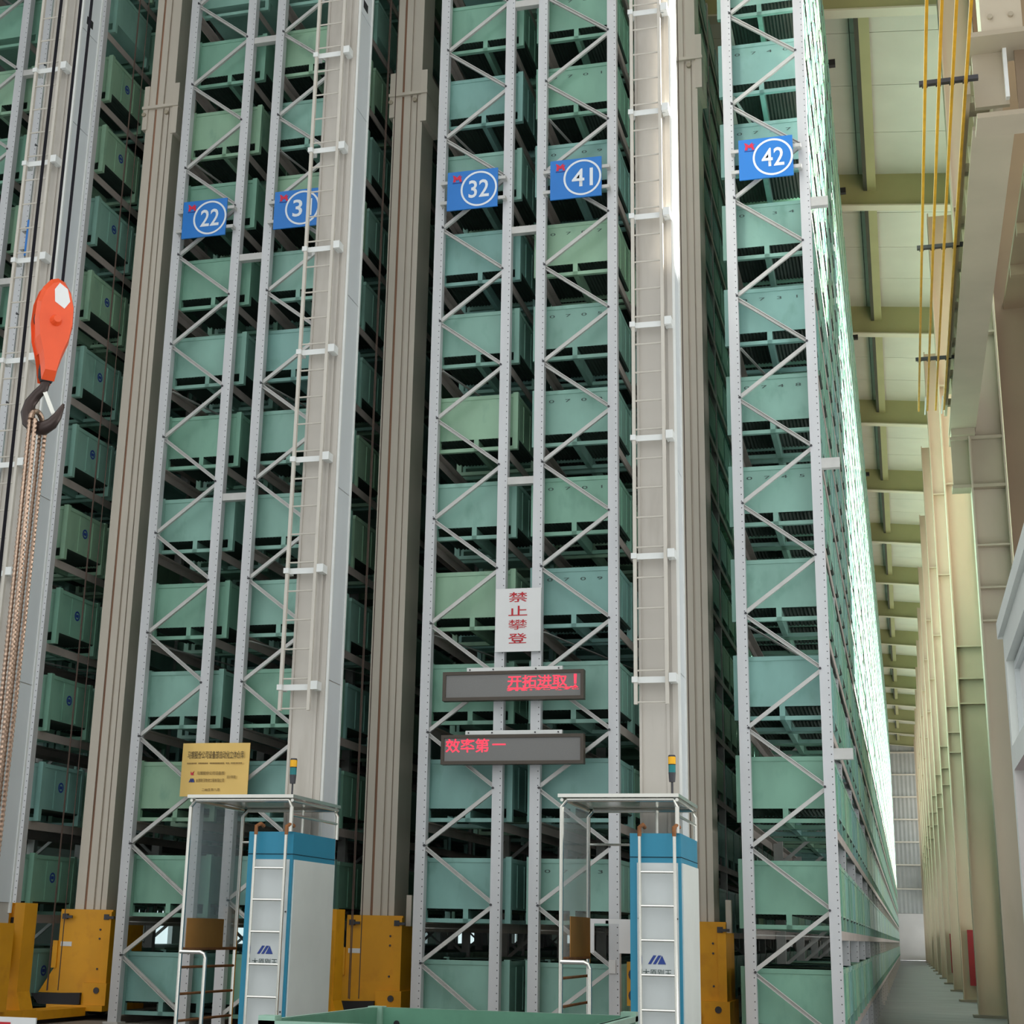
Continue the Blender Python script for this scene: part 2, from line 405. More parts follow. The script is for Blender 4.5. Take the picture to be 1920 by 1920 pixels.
# ------------------------------------------------------------------ crane runway at top right
def runway():
    t = thing('crane_runway_girder', 'beige overhead crane runway girder at top right resting on the column corbel', 'girder', (0, 0, 10.7))
    B(1.95, 2.42, .9, 12.5, 0, .05).obj('bottom_flange', 'girder', t)
    B(2.16, 2.2, .45, 12.5, .05, .85).obj('web', 'girder', t)
    B(1.98, 2.4, .45, 12.5, .85, .9).obj('top_flange', 'girder', t)
    B(1.96, 2.33, .38, .45, 0, .9).obj('end_plate', 'girder', t)
    B(2.29, 2.33, .3, .38, .05, .9).obj('end_stiffener', 'bracket', t)
    B(1.98, 2.4, 12.0, 12.4, -.12, 0).obj('bearing_block', 'girder', t)
    for k in range(9):
        B(2.02, 2.16, 1.6+k*1.25, 1.63+k*1.25, .05, .85).obj('stiffener', 'girder', t)
    B(2.12, 2.24, .45, 12.5, .9, 1.0).obj('crane_rail', 'darkgrey', t)
    B(1.88, 1.93, .5, 12, .25, .5).obj('rail_carrier', 'column', t)
    for k in range(8):
        B(1.93, 2.16, 1.0+k*1.5, 1.12+k*1.5, .3, .42).obj('carrier_clip', 'girder', t)
    c = thing('crane_corbel', 'beige corbel with bolted plate above the near end of the runway girder', 'bracket', (0, 0, 10.47))
    B(1.95, 3.4, .1, .55, -.06, 0).obj('lower_flange', 'girder', c)
    B(2.42, 3.4, .38, .42, 0, .9).obj('web', 'wallsheet', c)
    B(1.93, 3.4, 0, .6, .9, .96).obj('upper_flange', 'girder', c)
    p = B(2.06, 2.5, .05, .5, .96, 1.75).obj('bolted_box', 'column', c)
    for x in (2.16, 2.38):
        for z in (1.15, 1.45):
            M().tube([(x, .05, z), (x, .01, z)], .03, 8).obj('bolt', 'girder', p)
    q = thing('conductor_rail', 'set of four yellow conductor bars hanging beside the runway girder', 'rail', (0, 0, 10.9))
    for x in (1.42, 1.57, 1.715, 1.86):
        B(x-.016, x+.016, -3.5, 11.4, -.03, .03).obj('conductor_bar', 'busbar', q)
    for x in (1.57, 1.86):
        B(x-.05, x-.03, 10.6, 11.55, -.05, -.03).obj('end_cap', 'board', q)
    for y in (.2, 4.6, 9.0):
        b = M().box(1.36, 2.0, y-.03, y+.03, .05, .1)
        for x in (1.42, 1.57, 1.715, 1.86): b.box(x-.03, x+.03, y-.025, y+.025, .03, .06)
        b.obj('hanger_bracket', 'darkgrey', q)
runway()

# ------------------------------------------------------------------ racks
def post_poly(sx):
    """open omega section, width .11, depth .1; sx = +1: opening side to +x"""
    w, d, t = .055, .1, .018
    return [(-w, 0), (w, 0), (w, d), (w-t, d), (w-t, t), (-w+t, t), (-w+t, d), (-w, d)]
ORD = ['lowest', 'second', 'third', 'fourth', 'fifth', 'sixth', 'seventh', 'eighth', 'ninth', 'tenth', 'eleventh', 'twelfth', 'thirteenth', 'fourteenth',
       'fifteenth', 'sixteenth', 'seventeenth', 'eighteenth']
def rack(num, xl, xr, bxl, mir, zb):
    t = thing('storage_rack', {'12': 'galvanised steel storage rack cut off by the left edge of the photo',
                               '21': 'galvanised steel storage rack behind the leftmost crane mast'}.get(num,
              'galvanised steel storage rack carrying the blue sign %s' % SIGNW.get(num)), 'rack', (xl, 0, 0), 'storage racks')
    w = xr-xl
    for cx in (-.055, w+.055):
        M().prism(post_poly(1), zb+.02, TOPZ, 'z').obj('post', 'post', t, (cx, 0, 0))
        B(cx-.09, cx+.09, -.04, .14, zb, zb+.02).obj('foot_plate', 'brace', t)
    # front lacing
    k = -1
    pts = []
    z = Z0-P
    side = 1 if mir else 0
    zz = [(Z0+(j*.5-2)*P, (j+side) % 2) for j in range(0, 35)]
    for (za, sa), (zc, sc) in zip(zz, zz[1:]):
        if za < zb+.05 or zc > TOPZ: continue
        xa, xc = (0 if sa == 0 else w), (0 if sc == 0 else w)
        if sa == 0: xa -= .01; xc += .01
        else: xa += .01; xc -= .01
        up = (xc > xa)
        M().bar((xa, .05, za+.02), (xc, .05, zc-.02), .04, .035, (0, -1, 0), chan=not up).obj('brace', 'brace', t)
        M().tube([(xa, .03, za), (xa, -.012, za)], .014, 6).obj('bolt', 'darkgrey', t)
    # box rails along the aisle, two for every level
    L = LENGTH if num == '42' else 63.
    for j in range(NLEV):
        zt = T0+LV*j-BH
        if zt-.1 < zb: pass
        for x0, x1 in ((-.1, -.02), (w+.0, w+.066)):
            M().box(x0, x0+.012 if x0 < 0 else x1, .1, L, zt-.09, zt) if False else None
            m = M()
            m.box(x0, x1, .1, L, zt-.012, zt); m.box(x0 if x0 < 0 else x1-.012, x0+.012 if x0 < 0 else x1, .1, L, zt-.095, zt-.012)
            m.obj('rail', 'rail', t)
        if j % 3 == 1:
            M().bar((.0, .12, zt-.06), (w, 3.4, zt-.06), .03, .01, (0, 0, 1)).obj('tie_rod', 'brace', t)
    # frames further back
    near = M(); far = M()
    nb = int(L/BAY)
    for b in range(1, nb+1):
        y = b*BAY+.02
        for cx in (-.02, w+.005):
            if num == '42' and b <= 10 and cx > 0:
                M().prism(post_poly(1), zb, TOPZ, 'z').obj('post', 'post', t, (cx, y, 0))
            else:
                near.box(cx-.055, cx+.055, y, y+.09, zb, TOPZ)
        if b <= 6 or num == '42' and b < 12:
            for (za, sa), (zc, sc) in zip(zz, zz[1:]):
                if za < zb or zc > TOPZ: continue
                near.bar((0 if sa == 0 else w, y+.05, za), (0 if sc == 0 else w, y+.05, zc), .04, .03)
    o = near.obj('inner_frame', 'brace', t, recalc=False); o['kind'] = 'stuff'
    if num == '42':
        for z in (9.56, 6.496, 3.424, 12.6):
            B(w+.11, w+.3, .01, .09, z-.06, z+.05).obj('stub_bracket', 'brace', t)
    return t
for r in RACKS: rack(*r)
# ties between the paired racks
for (xa, xb, nm) in ((-6.806, -6.503, 'twenty-two and thirty-one'), (-3.336, -3.036, 'thirty-two and forty-one'), (-10.168, -9.94, 'behind the left crane')):
    for z, w in ((6.49, 'lower'), (9.57, 'middle'), (12.62, 'upper')):
        if 'behind' in nm:
            l = '%s short galvanised tie bar left of the leftmost crane mast' % w
        else: l = '%s short galvanised tie bar joining racks %s' % (w, nm)
        o = M().bar((xa-.0, .05, z), (xb, .05, z), .085, .08).obj('tie_bar', 'brace'); tag(o, l, 'tie bar', 'rack tie bars')

# ------------------------------------------------------------------ containers
def body_mesh(gi, detail=True):
    g = ['green%d' % gi, 'greenshade']
    w, d, h = BW, BD, BH; zb = .142
    m = M()
    t = .02
    # outer walls
    m.add([(0, 0, zb), (w, 0, zb), (w, d, zb), (0, d, zb), (0, 0, h-.045), (w, 0, h-.045), (w, d, h-.045), (0, d, h-.045)],
          [(0, 1, 5, 4), (1, 2, 6, 5), (2, 3, 7, 6), (3, 0, 4, 7)])
    # inner walls and floor
    m.add([(t, t, zb+.02), (w-t, t, zb+.02), (w-t, d-t, zb+.02), (t, d-t, zb+.02), (t, t, h), (w-t, t, h), (w-t, d-t, h), (t, d-t, h)],
          [(0, 1, 2, 3), (4, 5, 1, 0), (5, 6, 2, 1), (6, 7, 3, 2), (7, 4, 0, 3)])
    # ribbed underside
    n = 24 if detail else 1
    for i in range(n):
        a = w*i/n; b = w*(i+1)/n
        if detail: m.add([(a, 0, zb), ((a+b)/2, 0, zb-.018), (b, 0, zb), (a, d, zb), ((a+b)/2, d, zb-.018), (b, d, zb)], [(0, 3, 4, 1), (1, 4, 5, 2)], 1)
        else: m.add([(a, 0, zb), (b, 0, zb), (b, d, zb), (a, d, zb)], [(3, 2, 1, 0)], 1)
    # two pressed ribs on each long side
    if detail:
        for y in (.3, .62):
            m.box(w, w+.008, y, y+.035, zb+.02, h-.06); m.box(-.008, 0, y, y+.035, zb+.02, h-.06)
    return m.mesh('body', g)
def rim_mesh(gi):
    m = M(); w, d, h = BW, BD, BH; e = .008
    m.box(-e, w+e, -e, .02, h-.045, h); m.box(-e, w+e, d-.02, d+e, h-.045, h)
    m.box(-e, .02, .02, d-.02, h-.045, h); m.box(w-.02, w+e, .02, d-.02, h-.045, h)
    return m.mesh('rim', 'green%d' % gi)
def corner_mesh(gi):
    m = M(); m.box(-.012, .05, -.012, .05, 0, BH+.016)
    return m.mesh('corner_post', 'green%d' % gi)
def base_mesh(gi, full):
    m = M(); w, d = BW, BD
    for y0, y1 in ((0, .05), (d-.05, d)):
        m.box(.05, w-.05, y0, y1, 0, .042)
        pass
    m.box(w/2-.028, w/2+.028, 0, d, .0, .142)
    if full:
        for x in (0, w-.05):
            for y in (0, d-.05): m.box(x, x+.05, y, y+.05, 0, .15)
    return m.mesh('base_frame', 'green%d' % gi)
BODY = [body_mesh(i) for i in range(4)]; RIM = [rim_mesh(i) for i in range(4)]
CORN = [corner_mesh(i) for i in range(4)]; BASE = [base_mesh(i, False) for i in range(4)]; BASEF = [base_mesh(i, True) for i in range(4)]
def emblem():
    m = M().ring(0, 0, .04, .06, -.003, 0, 20); m.box(-.03, .03, -.002, 0, -.018, .018)
    return m.mesh('side_emblem', 'navy')
EMB = emblem()
# stencilled numbers for the racks 41 and 42
NUMS = {}
def numbers(s):
    if s not in NUMS:
        o = text('   '.join(s), .18, .80, .522, .556, -.003, 'ink', 'stencil_number', None)
        NUMS[s] = o.data; bpy.data.objects.remove(o)
    return NUMS[s]
PLACE = ['front', 'second', 'third', 'fourth', 'fifth', 'sixth', 'seventh', 'eighth', 'ninth', 'tenth', 'eleventh', 'twelfth', 'thirteenth', 'fourteenth', 'fifteenth',
         'sixteenth', 'seventeenth', 'eighteenth', 'nineteenth', 'twentieth']
HUE = ['blue-green', 'mint green', 'yellowish green', 'teal green']
def box_y(i): return .2+(i//3)*BAY+(i % 3)*1.08
def box_label(num, lev, i, gi):
    lv = '%s level' % ORD[lev]
    rk = {'12': 'rack at left photo edge', '21': 'rack behind left crane'}.get(num) or 'rack %s' % SIGNW[num]
    return '%s steel box, %s of %s, %s in row' % (HUE[gi], lv, rk, PLACE[i])
def container(num, bxl, lev, i, gi):
    o = thing('steel_container', box_label(num, lev, i, gi), 'container', (bxl, box_y(i), T0+LV*lev-BH), 'green steel boxes in the racks')
    link('body', BODY[gi], o); link('rim', RIM[gi], o)
    if i == 0:
        link('base_frame', BASE[gi], o)
        for x, y, sx, sy in ((0, 0, 1, 1), (BW, 0, -1, 1), (0, BD, 1, -1), (BW, BD, -1, -1)):
            c = link('corner_post', CORN[gi], o, (x, y, 0)); c.rotation_euler = (0, 0, {(1, 1): 0, (-1, 1): PI/2, (-1, -1): PI, (1, -1): -PI/2}[(sx, sy)])
        if (num == '41' and (lev > 3 or lev == 1)) or (num == '42' and lev > 4):
            s = ('07%02d' % (30+(lev*3) % 20)) if num == '42' else ('07%02d' % ((lev*2+1) % 10))
            link('stencil_number', numbers(s), o)
        if num == '21':
            e = link('side_emblem', EMB, o, (BW, .45, .42)); e.rotation_euler = (0, 0, PI/2)
    else:
        link('base_frame', BASEF[gi], o)
    return o
def tint(num, lev, i):
    r = random.Random(hash((int(num), lev, i)) & 0xffff)
    return r.choice([0, 0, 1, 1, 2, 3])
def containers():
    single = set()
    for num, xl, xr, bxl, mir, zb in RACKS:
        for lev in range(12): single.add((num, lev, 0))
    for lev in range(12):
        for i in (1,): single.add(('41', lev, i))
        single.add(('21', lev, 1)); single.add(('31', lev, 1))
    for i in range(1, 20):
        for lev in range(NLEV):
            y = box_y(i); D = y+15.9
            zt = T0+LV*lev
            ang = math.atan2(zt-BH-1.6, D)
            if ang < math.radians(35.2) and len(single) < 300 and i < 12: single.add(('42', lev, i))
    st = M()
    mats = ['green%d' % i for i in range(4)]+['greenshade']
    for num, xl, xr, bxl, mir, zb in RACKS:
        n = int((LENGTH if num == '42' else 62)/BAY)*3
        for lev in range(NLEV):
            for i in range(n):
                gi = tint(num, lev, i)
                if (num, lev, i) in single: container(num, bxl, lev, i, gi); continue
                y = box_y(i); z = T0+LV*lev-BH; x = bxl; w, d, h = BW, BD, BH
                if i > 9 and num not in ('42', '41'):
                    st.add([(x, y, z), (x+w, y, z), (x+w, y+d, z), (x, y+d, z), (x, y, z+h), (x+w, y, z+h), (x+w, y+d, z+h), (x, y+d, z+h)],
                           [(0, 1, 5, 4), (1, 2, 6, 5), (2, 3, 7, 6), (3, 0, 4, 7), (4, 5, 6, 7), (3, 2, 1, 0)], gi); continue
                zb2 = z+.142
                st.box(x, x+w, y, y+d, zb2, z+h-.045, gi)
                st.add([(x-.008, y-.008, z+h-.045), (x+w+.008, y-.008, z+h-.045), (x+w+.008, y+d+.008, z+h-.045), (x-.008, y+d+.008, z+h-.045),
                        (x-.008, y-.008, z+h), (x+w+.008, y-.008, z+h), (x+w+.008, y+d+.008, z+h), (x-.008, y+d+.008, z+h)],
                       [(0, 1, 5, 4), (1, 2, 6, 5), (2, 3, 7, 6), (3, 0, 4, 7), (4, 5, 6, 7), (3, 2, 1, 0)], gi)
                for xx in (x, x+w-.05):
                    for yy in (y, y+d-.05): st.box(xx, xx+.05, yy, yy+.05, z, zb2, gi)
                st.box(x+.05, x+w-.05, y, y+.05, z, z+.042, gi)
    o = st.obj('steel_container_rows', mats, recalc=False)
    o['kind'] = 'stuff'; tag(o, 'rows of green steel boxes filling the racks behind the front ones', 'containers')
containers()

# ------------------------------------------------------------------ signs and displays
def rack_sign(num, x0, x1):
    t = thing('rack_sign', 'blue rack number sign reading %s in a white ring' % SIGNW[num], 'sign', (x0, -.1, 9.845), 'blue rack number signs')
    w, h = x1-x0, .5
    B(0, w, -.012, .008, 0, h).obj('board', 'blue', t)
    M().ring(w*.63, h*.5, .205, .228, -.018, -.012, 48, sx=.98).obj('ring', 'signwhite', t)
    text(num, w*.63-.125, w*.63+.125, h*.5-.115, h*.5+.115, -.016, 'signwhite', 'number', t, bold=.012)
    e = M().prism([(.065, .455), (.085, .45), (.105, .435), (.118, .42), (.135, .44), (.16, .455), (.15, .43), (.18, .435), (.165, .415), (.18, .365), (.15, .365), (.14, .40), (.122, .385), (.105, .40), (.10, .365), (.07, .365), (.078, .42)], -.017, -.012, 'y')
    e.obj('emblem', 'signred', t); B(.065, .185, -.016, -.012, .346, .356).obj('emblem_bar', 'navy', t)
    for x in (-.09, w-.03):
        for z in (.12, .38):
            M().box(x, x+.12, .008, .03, z-.02, z+.02).box(x if x < 0 else x+.08, x+.04 if x < 0 else x+.12, .03, .1, z-.02, z+.02).obj('clamp', 'brace', t)
for num, x0, x1 in (('21', -9.765, -9.17), ('22', -7.555, -6.965), ('31', -6.325, -5.735), ('32', -4.105, -3.485), ('41', -2.848, -2.24), ('42', -.658, -.055)):
    rack_sign(num, x0, x1)

def warning():
    t = thing('warning_sign', 'white vertical warning board with four red Chinese characters above the displays', 'sign', (-3.425, -.05, 4.537))
    B(0, .505, -.012, .01, 0, .698).obj('board', 'board', t)
    for i, c in enumerate('禁止攀登'):
        text(c, .145, .355, .545-i*.152, .655-i*.152, -.015, 'redtext', 'character', t, bold=0 if c == '攀' else .008)
warning()
def led(z0, z1, label, which):
    t = thing('led_display', label, 'display', (-3.972, -.13, z0), 'message displays')
    w, h = 1.55, z1-z0
    f = M(); b = .035
    f.box(0, w, -.05, .05, 0, b); f.box(0, w, -.05, .05, h-b, h); f.box(0, b, -.05, .05, b, h-b); f.box(w-b, w, -.05, .05, b, h-b)
    f.obj('frame', 'ledframe', t)
    B(b, w-b, -.035, .04, b, h-b).obj('screen', 'ledface', t)
    bar = M().box(.255, 1.31, 0, .05, h, h+.048).box(.46, .56, .05, .13, h, h+.04).box(.96, 1.06, .05, .13, h, h+.04).obj('mounting_bar', 'bracket', t)
    for x in (.29, .55, 1.02, 1.27): M().tube([(x, 0, h+.025), (x, -.008, h+.025)], .009, 6).obj('screw', 'darkgrey', bar)
    if which == 0:
        text('开拓进取', .72, 1.37, .135, .262, -.038, 'led', 'lit_text', t, bold=.016)
        text('！', 1.44, 1.475, .115, .265, -.038, 'led', 'lit_text', t, bold=.03)
        text('开拓进取进', .71, 1.50, .095, .135, -.038, 'led', 'lit_text', t, bold=.06)
    else:
        text('效率第', .05, .53, .125, .272, -.038, 'led', 'lit_text', t, bold=.014)
        B(.565, .71, -.038, -.036, .2, .215).obj('lit_text', 'led', t)
led(3.997, 4.31, 'upper dark framed display with red characters at its right end', 0)
led(3.32, 3.632, 'lower dark framed display with red characters at its left end', 1)
def plaque():
    t = thing('brass_plaque', 'golden brass plaque with black Chinese lettering above the left operator cage', 'plaque', (-7.036, -.06, 3.0))
    m = M(); n = 12; w, h = .808, .59
    # gently bowed sheet
    for i in range(n):
        for_y = lambda u: -.02*math.sin(PI*u*1.3+.4)*.6
        a, b = i/n, (i+1)/n
        m.add([(w*a, for_y(a)-.004, 0), (w*b, for_y(b)-.004, 0), (w*b, for_y(b)-.004, h), (w*a, for_y(a)-.004, h),
               (w*a, for_y(a)+.006, 0), (w*b, for_y(b)+.006, 0), (w*b, for_y(b)+.006, h), (w*a, for_y(a)+.006, h)],
              [(0, 1, 2, 3), (7, 6, 5, 4), (0, 4, 5, 1), (3, 2, 6, 7)])
    m.obj('plate', 'gold', t)
    y = -.022
    text('马钢股份公司设备部自动化立体仓库', .07, .75, .415, .50, y, 'goldink', 'inscription', t, bold=.004)
    m = M()                                              # a row of print too small to read
    for i in range(34):
        if i not in (6, 13, 23, 26): m.box(.07+i*.0197, .083+i*.0197, y-.001, y, .356, .372)
    m.obj('small_print', 'goldpale', t)['kind'] = 'stuff'
    text('马钢股份公司设备部', .20, .53, .235, .275, y, 'goldpale', 'inscription', t, bold=.01)
    text('太原刚玉物流工程有限公司', .19, .53, .155, .195, y, 'goldpale', 'inscription', t, bold=.01)
    text('设计制造', .56, .67, .195, .23, y, 'goldpale', 'inscription', t, bold=.01)
    text('二00五年八月', .27, .48, .055, .09, y, 'goldpale', 'inscription', t, bold=.01)
    M().prism([(.12, .275), (.135, .255), (.165, .28), (.15, .25), (.165, .235), (.125, .235)], y-.002, y, 'y').obj('emblem', 'signred', t)
    m = M(); slash_logo(m, .105, .155, .07, .042, y); m.obj('emblem', 'navy', t)
def slash_logo(m, x, z, w, h, y):
    for a in (0, .27):
        m.prism([(x+w*a, z), (x+w*(a+.17), z), (x+w*(a+.47), z+h), (x+w*(a+.30), z+h)], y-.002, y, 'y')
    m.prism([(x+w*.54, z), (x+w, z), (x+w*.78, z+h)], y-.002, y, 'y')
plaque()

# ------------------------------------------------------------------ stacker cranes
def crane(xc, dy, zb, label, which):
    t = thing('stacker_crane', label, 'crane', (xc, dy, 0), 'stacker cranes')
    hw = .185; yf, yb = -1.43, -1.0; top = 19.2
    m = M().box(-hw, hw, yf, yb, 1.6, top)
    m.box(-hw, -hw+.025, yf-.02, yf, 1.6, top); m.box(hw-.05, hw, yf-.02, yf, 1.6, top); m.box(-.02+hw-.09, hw-.08, yf-.012, yf, 1.6, top)
    m.obj('front_mast', 'mast', t)
    zs = [1.8, 4.05, 6.1, 8.3, 10.6, 11.85, 14.2, 16.6, 19.1]
    for a, b in zip(zs, zs[1:]):
        B(hw, hw+.012, yf+.03, yb-.03, a+.006, b-.006).obj('side_cover', 'cover', t)
    for a in (0, 1):
        y0 = (yf, yb-.03)[a]
        B(hw, hw+.025, y0, y0+.03, 1.7, top).obj('edge_strip', 'bracket', t)
    for z in (11.95, 13.2): B(hw+.012, hw+.016, yf+.12, yf+.26, z, z+.1).obj('cover_slot', 'black', t)
    # ladder in front of the mast
    yl = yf-.12; xl, xr = -.25, .06
    if which == 4: xl, xr = -.2, .1
    zl0 = 3.72
    for x in (xl, xr): B(x-.016, x+.016, yl-.02, yl+.02, zl0, top-.4).obj('ladder_rail', 'ladder', t)
    z = zl0+.02; k = 0
    while z < top-.5:
        M().tube([(xl, yl, z), (xr, yl, z)], .009, 6).obj('ladder_rung', 'ladder', t)
        if k % 4 == 1:
            b = M().box(xl-.02, xr+.05, yl+.02, yl+.03, z-.115, z-.055).box(xr+.02, xr+.09, yl-.03, yf, z-.115, z-.03).box(xl-.035, xl+.02, yl-.03, yf, z-.115, z-.06)
            b.obj('ladder_bracket', 'bracket', t)
        z += .303; k += 1
    # rear mast, shallow grooves between slabs
    m = M()
    m.box(-.2, .2, 1.03, 1.5, 1.7, 12.2)
    for x0, x1 in ((-.2, -.085), (-.055, .035), (.06, .12), (.135, .2)): m.box(x0, x1, 1.0, 1.03, 1.7, 12.2)
    m.obj('rear_mast', 'rear', t)
    m = M(); m.box(-.18, .18, 1.03, 1.45, 12.2, top)
    for x0, x1 in ((-.18, -.085), (-.055, .03), (.055, .18)): m.box(x0, x1, 1.0, 1.03, 12.2, top)
    m.obj('rear_mast', 'rear', t)
    lbl(B(-.085, -.055, 1.012, 1.03, 1.7, top).obj('mast_groove', 'rust', t), 'rusty brown groove')
    j = M().box(-.26, .27, .96, 1.55, 12.15, 12.19).box(-.25, -.18, .98, 1.5, 11.85, 12.5).box(.18, .26, .98, 1.5, 11.75, 12.5)
    j.obj('mast_joint', 'rear', t)
    for x in (-.23, .1): M().tube([(x, .96, 12.07), (x, 1.0, 12.07)], .03, 8).obj('joint_bolt', 'girder', t)
    # top carriage tying the masts together
    B(-.15, .15, -1.43, 1.5, top, top+.25).obj('top_beam', 'mast', t)
    for x, y in ((.0, .2), (.05, .35), (-.05, .3)): M().tube([(x, y, .9), (x, y, top)], .0055, 6).obj('hoist_rope', 'rope', t)
    # yellow travelling frame
    f = M(); zt = 1.77
    f.box(-.33, .33, .93, .985, zb+.28, zt)                # tall face plate in front of the rear mast
    f.box(.24, .33, .9, .93, zb+.3, zt-.02)
    f.prism([(-.33, zb+.28), (-.33, zb+.6), (-.53, zb+.28)], .93, .985, 'y')
    f.box(-.39, -.33, .91, .97, 1.12, 1.42)
    f.box(-.33, .33, .985, 1.7, zb+.28, 1.66)
    f.obj('rear_frame', 'yellow', t)
    M().box(-.34, .36, .8, 1.8, zb+.1, zb+.16).box(.06, .36, .86, 1.75, zb+.16, zb+.4).obj('rear_foot', 'yellow', t)
    lbl(M().prism([(-.56, zb+.27), (.06, zb+.29), (.06, zb+.17), (-.1, zb+.14), (-.46, zb+.16)], .82, .92, 'y').obj('buffer', 'black', t), 'black rubber buffer')
    M().tube([(.24, .87, zb+.32), (.24, .85, zb+.32)], .035, 12).obj('lifting_eye', 'darkgrey', t)
    for x in (-.26, .27):
        M().box(x-.03, x+.03, .89, .93, zt-.11, zt-.05).box(x+.0, x+.1, .88, .9, zt-.1, zt-.07).obj('latch', 'darkgrey', t)
    for z in (zt-.22, 1.45, zb+.55):
        M().tube([(.19, .93, z), (.19, .92, z)], .012, 6).obj('bolt', 'darkgrey', t)
    B(-.3, -.16, .925, .93, 1.36, 1.41).obj('name_plate', 'board', t)
    B(.31, .37, 1.1, 1.2, 1.66, 2.0).obj('terminal_box', 'rear', t)
    fr = M().box(-.2, -.1, -.55, -.3, zb+.16, 1.81).box(-.1, -.03, -.5, -.42, zb+.16, 1.78).box(-.03, .09, -.55, -.3, zb+.16, 1.81)
    fr.prism([(.09, zb+.16), (.09, zb+.34), (.15, zb+.16)], -.55, -.3, 'y')
    fr.obj('front_frame', 'yellow', t)
    M().box(-.24, .16, -1.75, -.25, zb+.04, zb+.16).box(-.2, .2, -1.6, -.9, zb+.16, 1.6).obj('front_foot', 'yellow', t)
    M().tube([(-.065, -.56, 1.55), (-.065, -.61, 1.45), (-.09, -.62, 1.2), (-.15, -.6, .98), (-.18, -.58, .92)], [.03, .036, .04, .04, .03], 8).obj('cable_chain', 'darkgrey', t)
    B(-.095, -.035, -.505, -.495, 1.56, 1.66).obj('cable_slot', 'black', t)
    B(-.16, .16, -.25, .8, zb+.05, zb+.14).obj('base_beam', 'yellow', t)
    for y in (-1.2, 1.35):
        M().tube([(-.08, y, zb+.155), (.08, y, zb+.155)], .12, 18).obj('wheel', 'darkgrey', t)
    # floor rail belongs to the crane way
    return t
crane(-8.36, -.45, .57, 'stacker crane in the leftmost aisle, behind the orange hook', 2)
crane(-5.02, 0, .57, 'stacker crane in the middle aisle, its mast before sign thirty-one', 3)
crane(-1.44, 0, .57, 'stacker crane in the right aisle left of sign forty-two', 4)
for xc, nm in ((-8.36, 'leftmost'), (-5.0, 'middle'), (-1.44, 'right')):
    o = M().box(xc-.035, xc+.035, -1.3 if nm != 'leftmost' else -3, 60, .57, .6).obj('floor_rail', 'darkgrey'); tag(o, 'dark steel crane rail on the floor of the %s aisle' % nm, 'rail', 'crane floor rails')
    o = M().box(xc-.05, xc+.05, -1.2, 110, 19.46, 19.7).obj('guide_rail', 'black'); tag(o, 'dark overhead guide rail above the %s aisle' % nm, 'rail', 'overhead guide rails')
for y in (4, 9, 14, 20, 30, 45):
    o = B(-11.2, .2, y-.06, y+.06, 19.71, 19.85).obj('top_tie', 'black'); tag(o, 'dark steel beam across the rack tops, %s from the front' % {4: 'first', 9: 'second', 14: 'third', 20: 'fourth', 30: 'fifth', 45: 'sixth'}[y], 'beam', 'beams across the rack tops')

# ------------------------------------------------------------------ control cabinets and operator cages
def cabinet(x0, w, yf, yb, label):
    t = thing('control_cabinet', label, 'cabinet', (x0, yf, 0), 'control cabinets')
    h = 2.45; d = yb-yf
    B(0, w, 0, d, 0, h).obj('carcass', 'teal', t)
    B(-.004, w+.004, -.006, d, h-.2, h-.195).obj('cap_joint', 'cable', t)
    B(.062, w-.025, -.012, 0, .1, h-.245).obj('front_panel', 'whitegrey', t)
    B(w, w+.012, .03, d-.02, .1, h-.245).obj('side_panel', 'white', t)
    m = M(); slash_logo(m, .15, 1.385, .15, .07, -.014); m.obj('logo', 'navy', t)
    text('太原刚玉', .105, .345, 1.285, 1.345, -.014, 'ink', 'lettering', t, bold=.004)
    yl = -.07
    for x in (.095, .39):
        r = M().tube([(x, yl, .1), (x, yl, h-.02)], .015, 8).obj('ladder_rail', 'steel', t)
        M().tube([(x, yl, h-.03), (x, yl, h+.045), (x+.02, yl+.05, h+.07), (x+.03, yl+.1, h+.05)], .018, 8).obj('ladder_hook', 'rusty', r)
    z = 2.125; k = 0
    while z > .2:
        M().tube([(.095, yl, z), (.39, yl, z)], .012, 8).obj('ladder_rung', 'steel', t); z -= .276
    for z in (.9, 1.75):
        for x in (.075, .4): M().tube([(x, -.012, z), (x, -.02, z)], .008, 6).obj('screw', 'darkgrey', t)
    return t
cabinet(-1.51, .435, -2.7, -1.62, 'teal and white control cabinet with ladder right of centre, before the right crane')
cabinet(-5.015, .435, -2.7, -1.62, 'teal and white control cabinet with ladder left of centre, below the brass plaque')
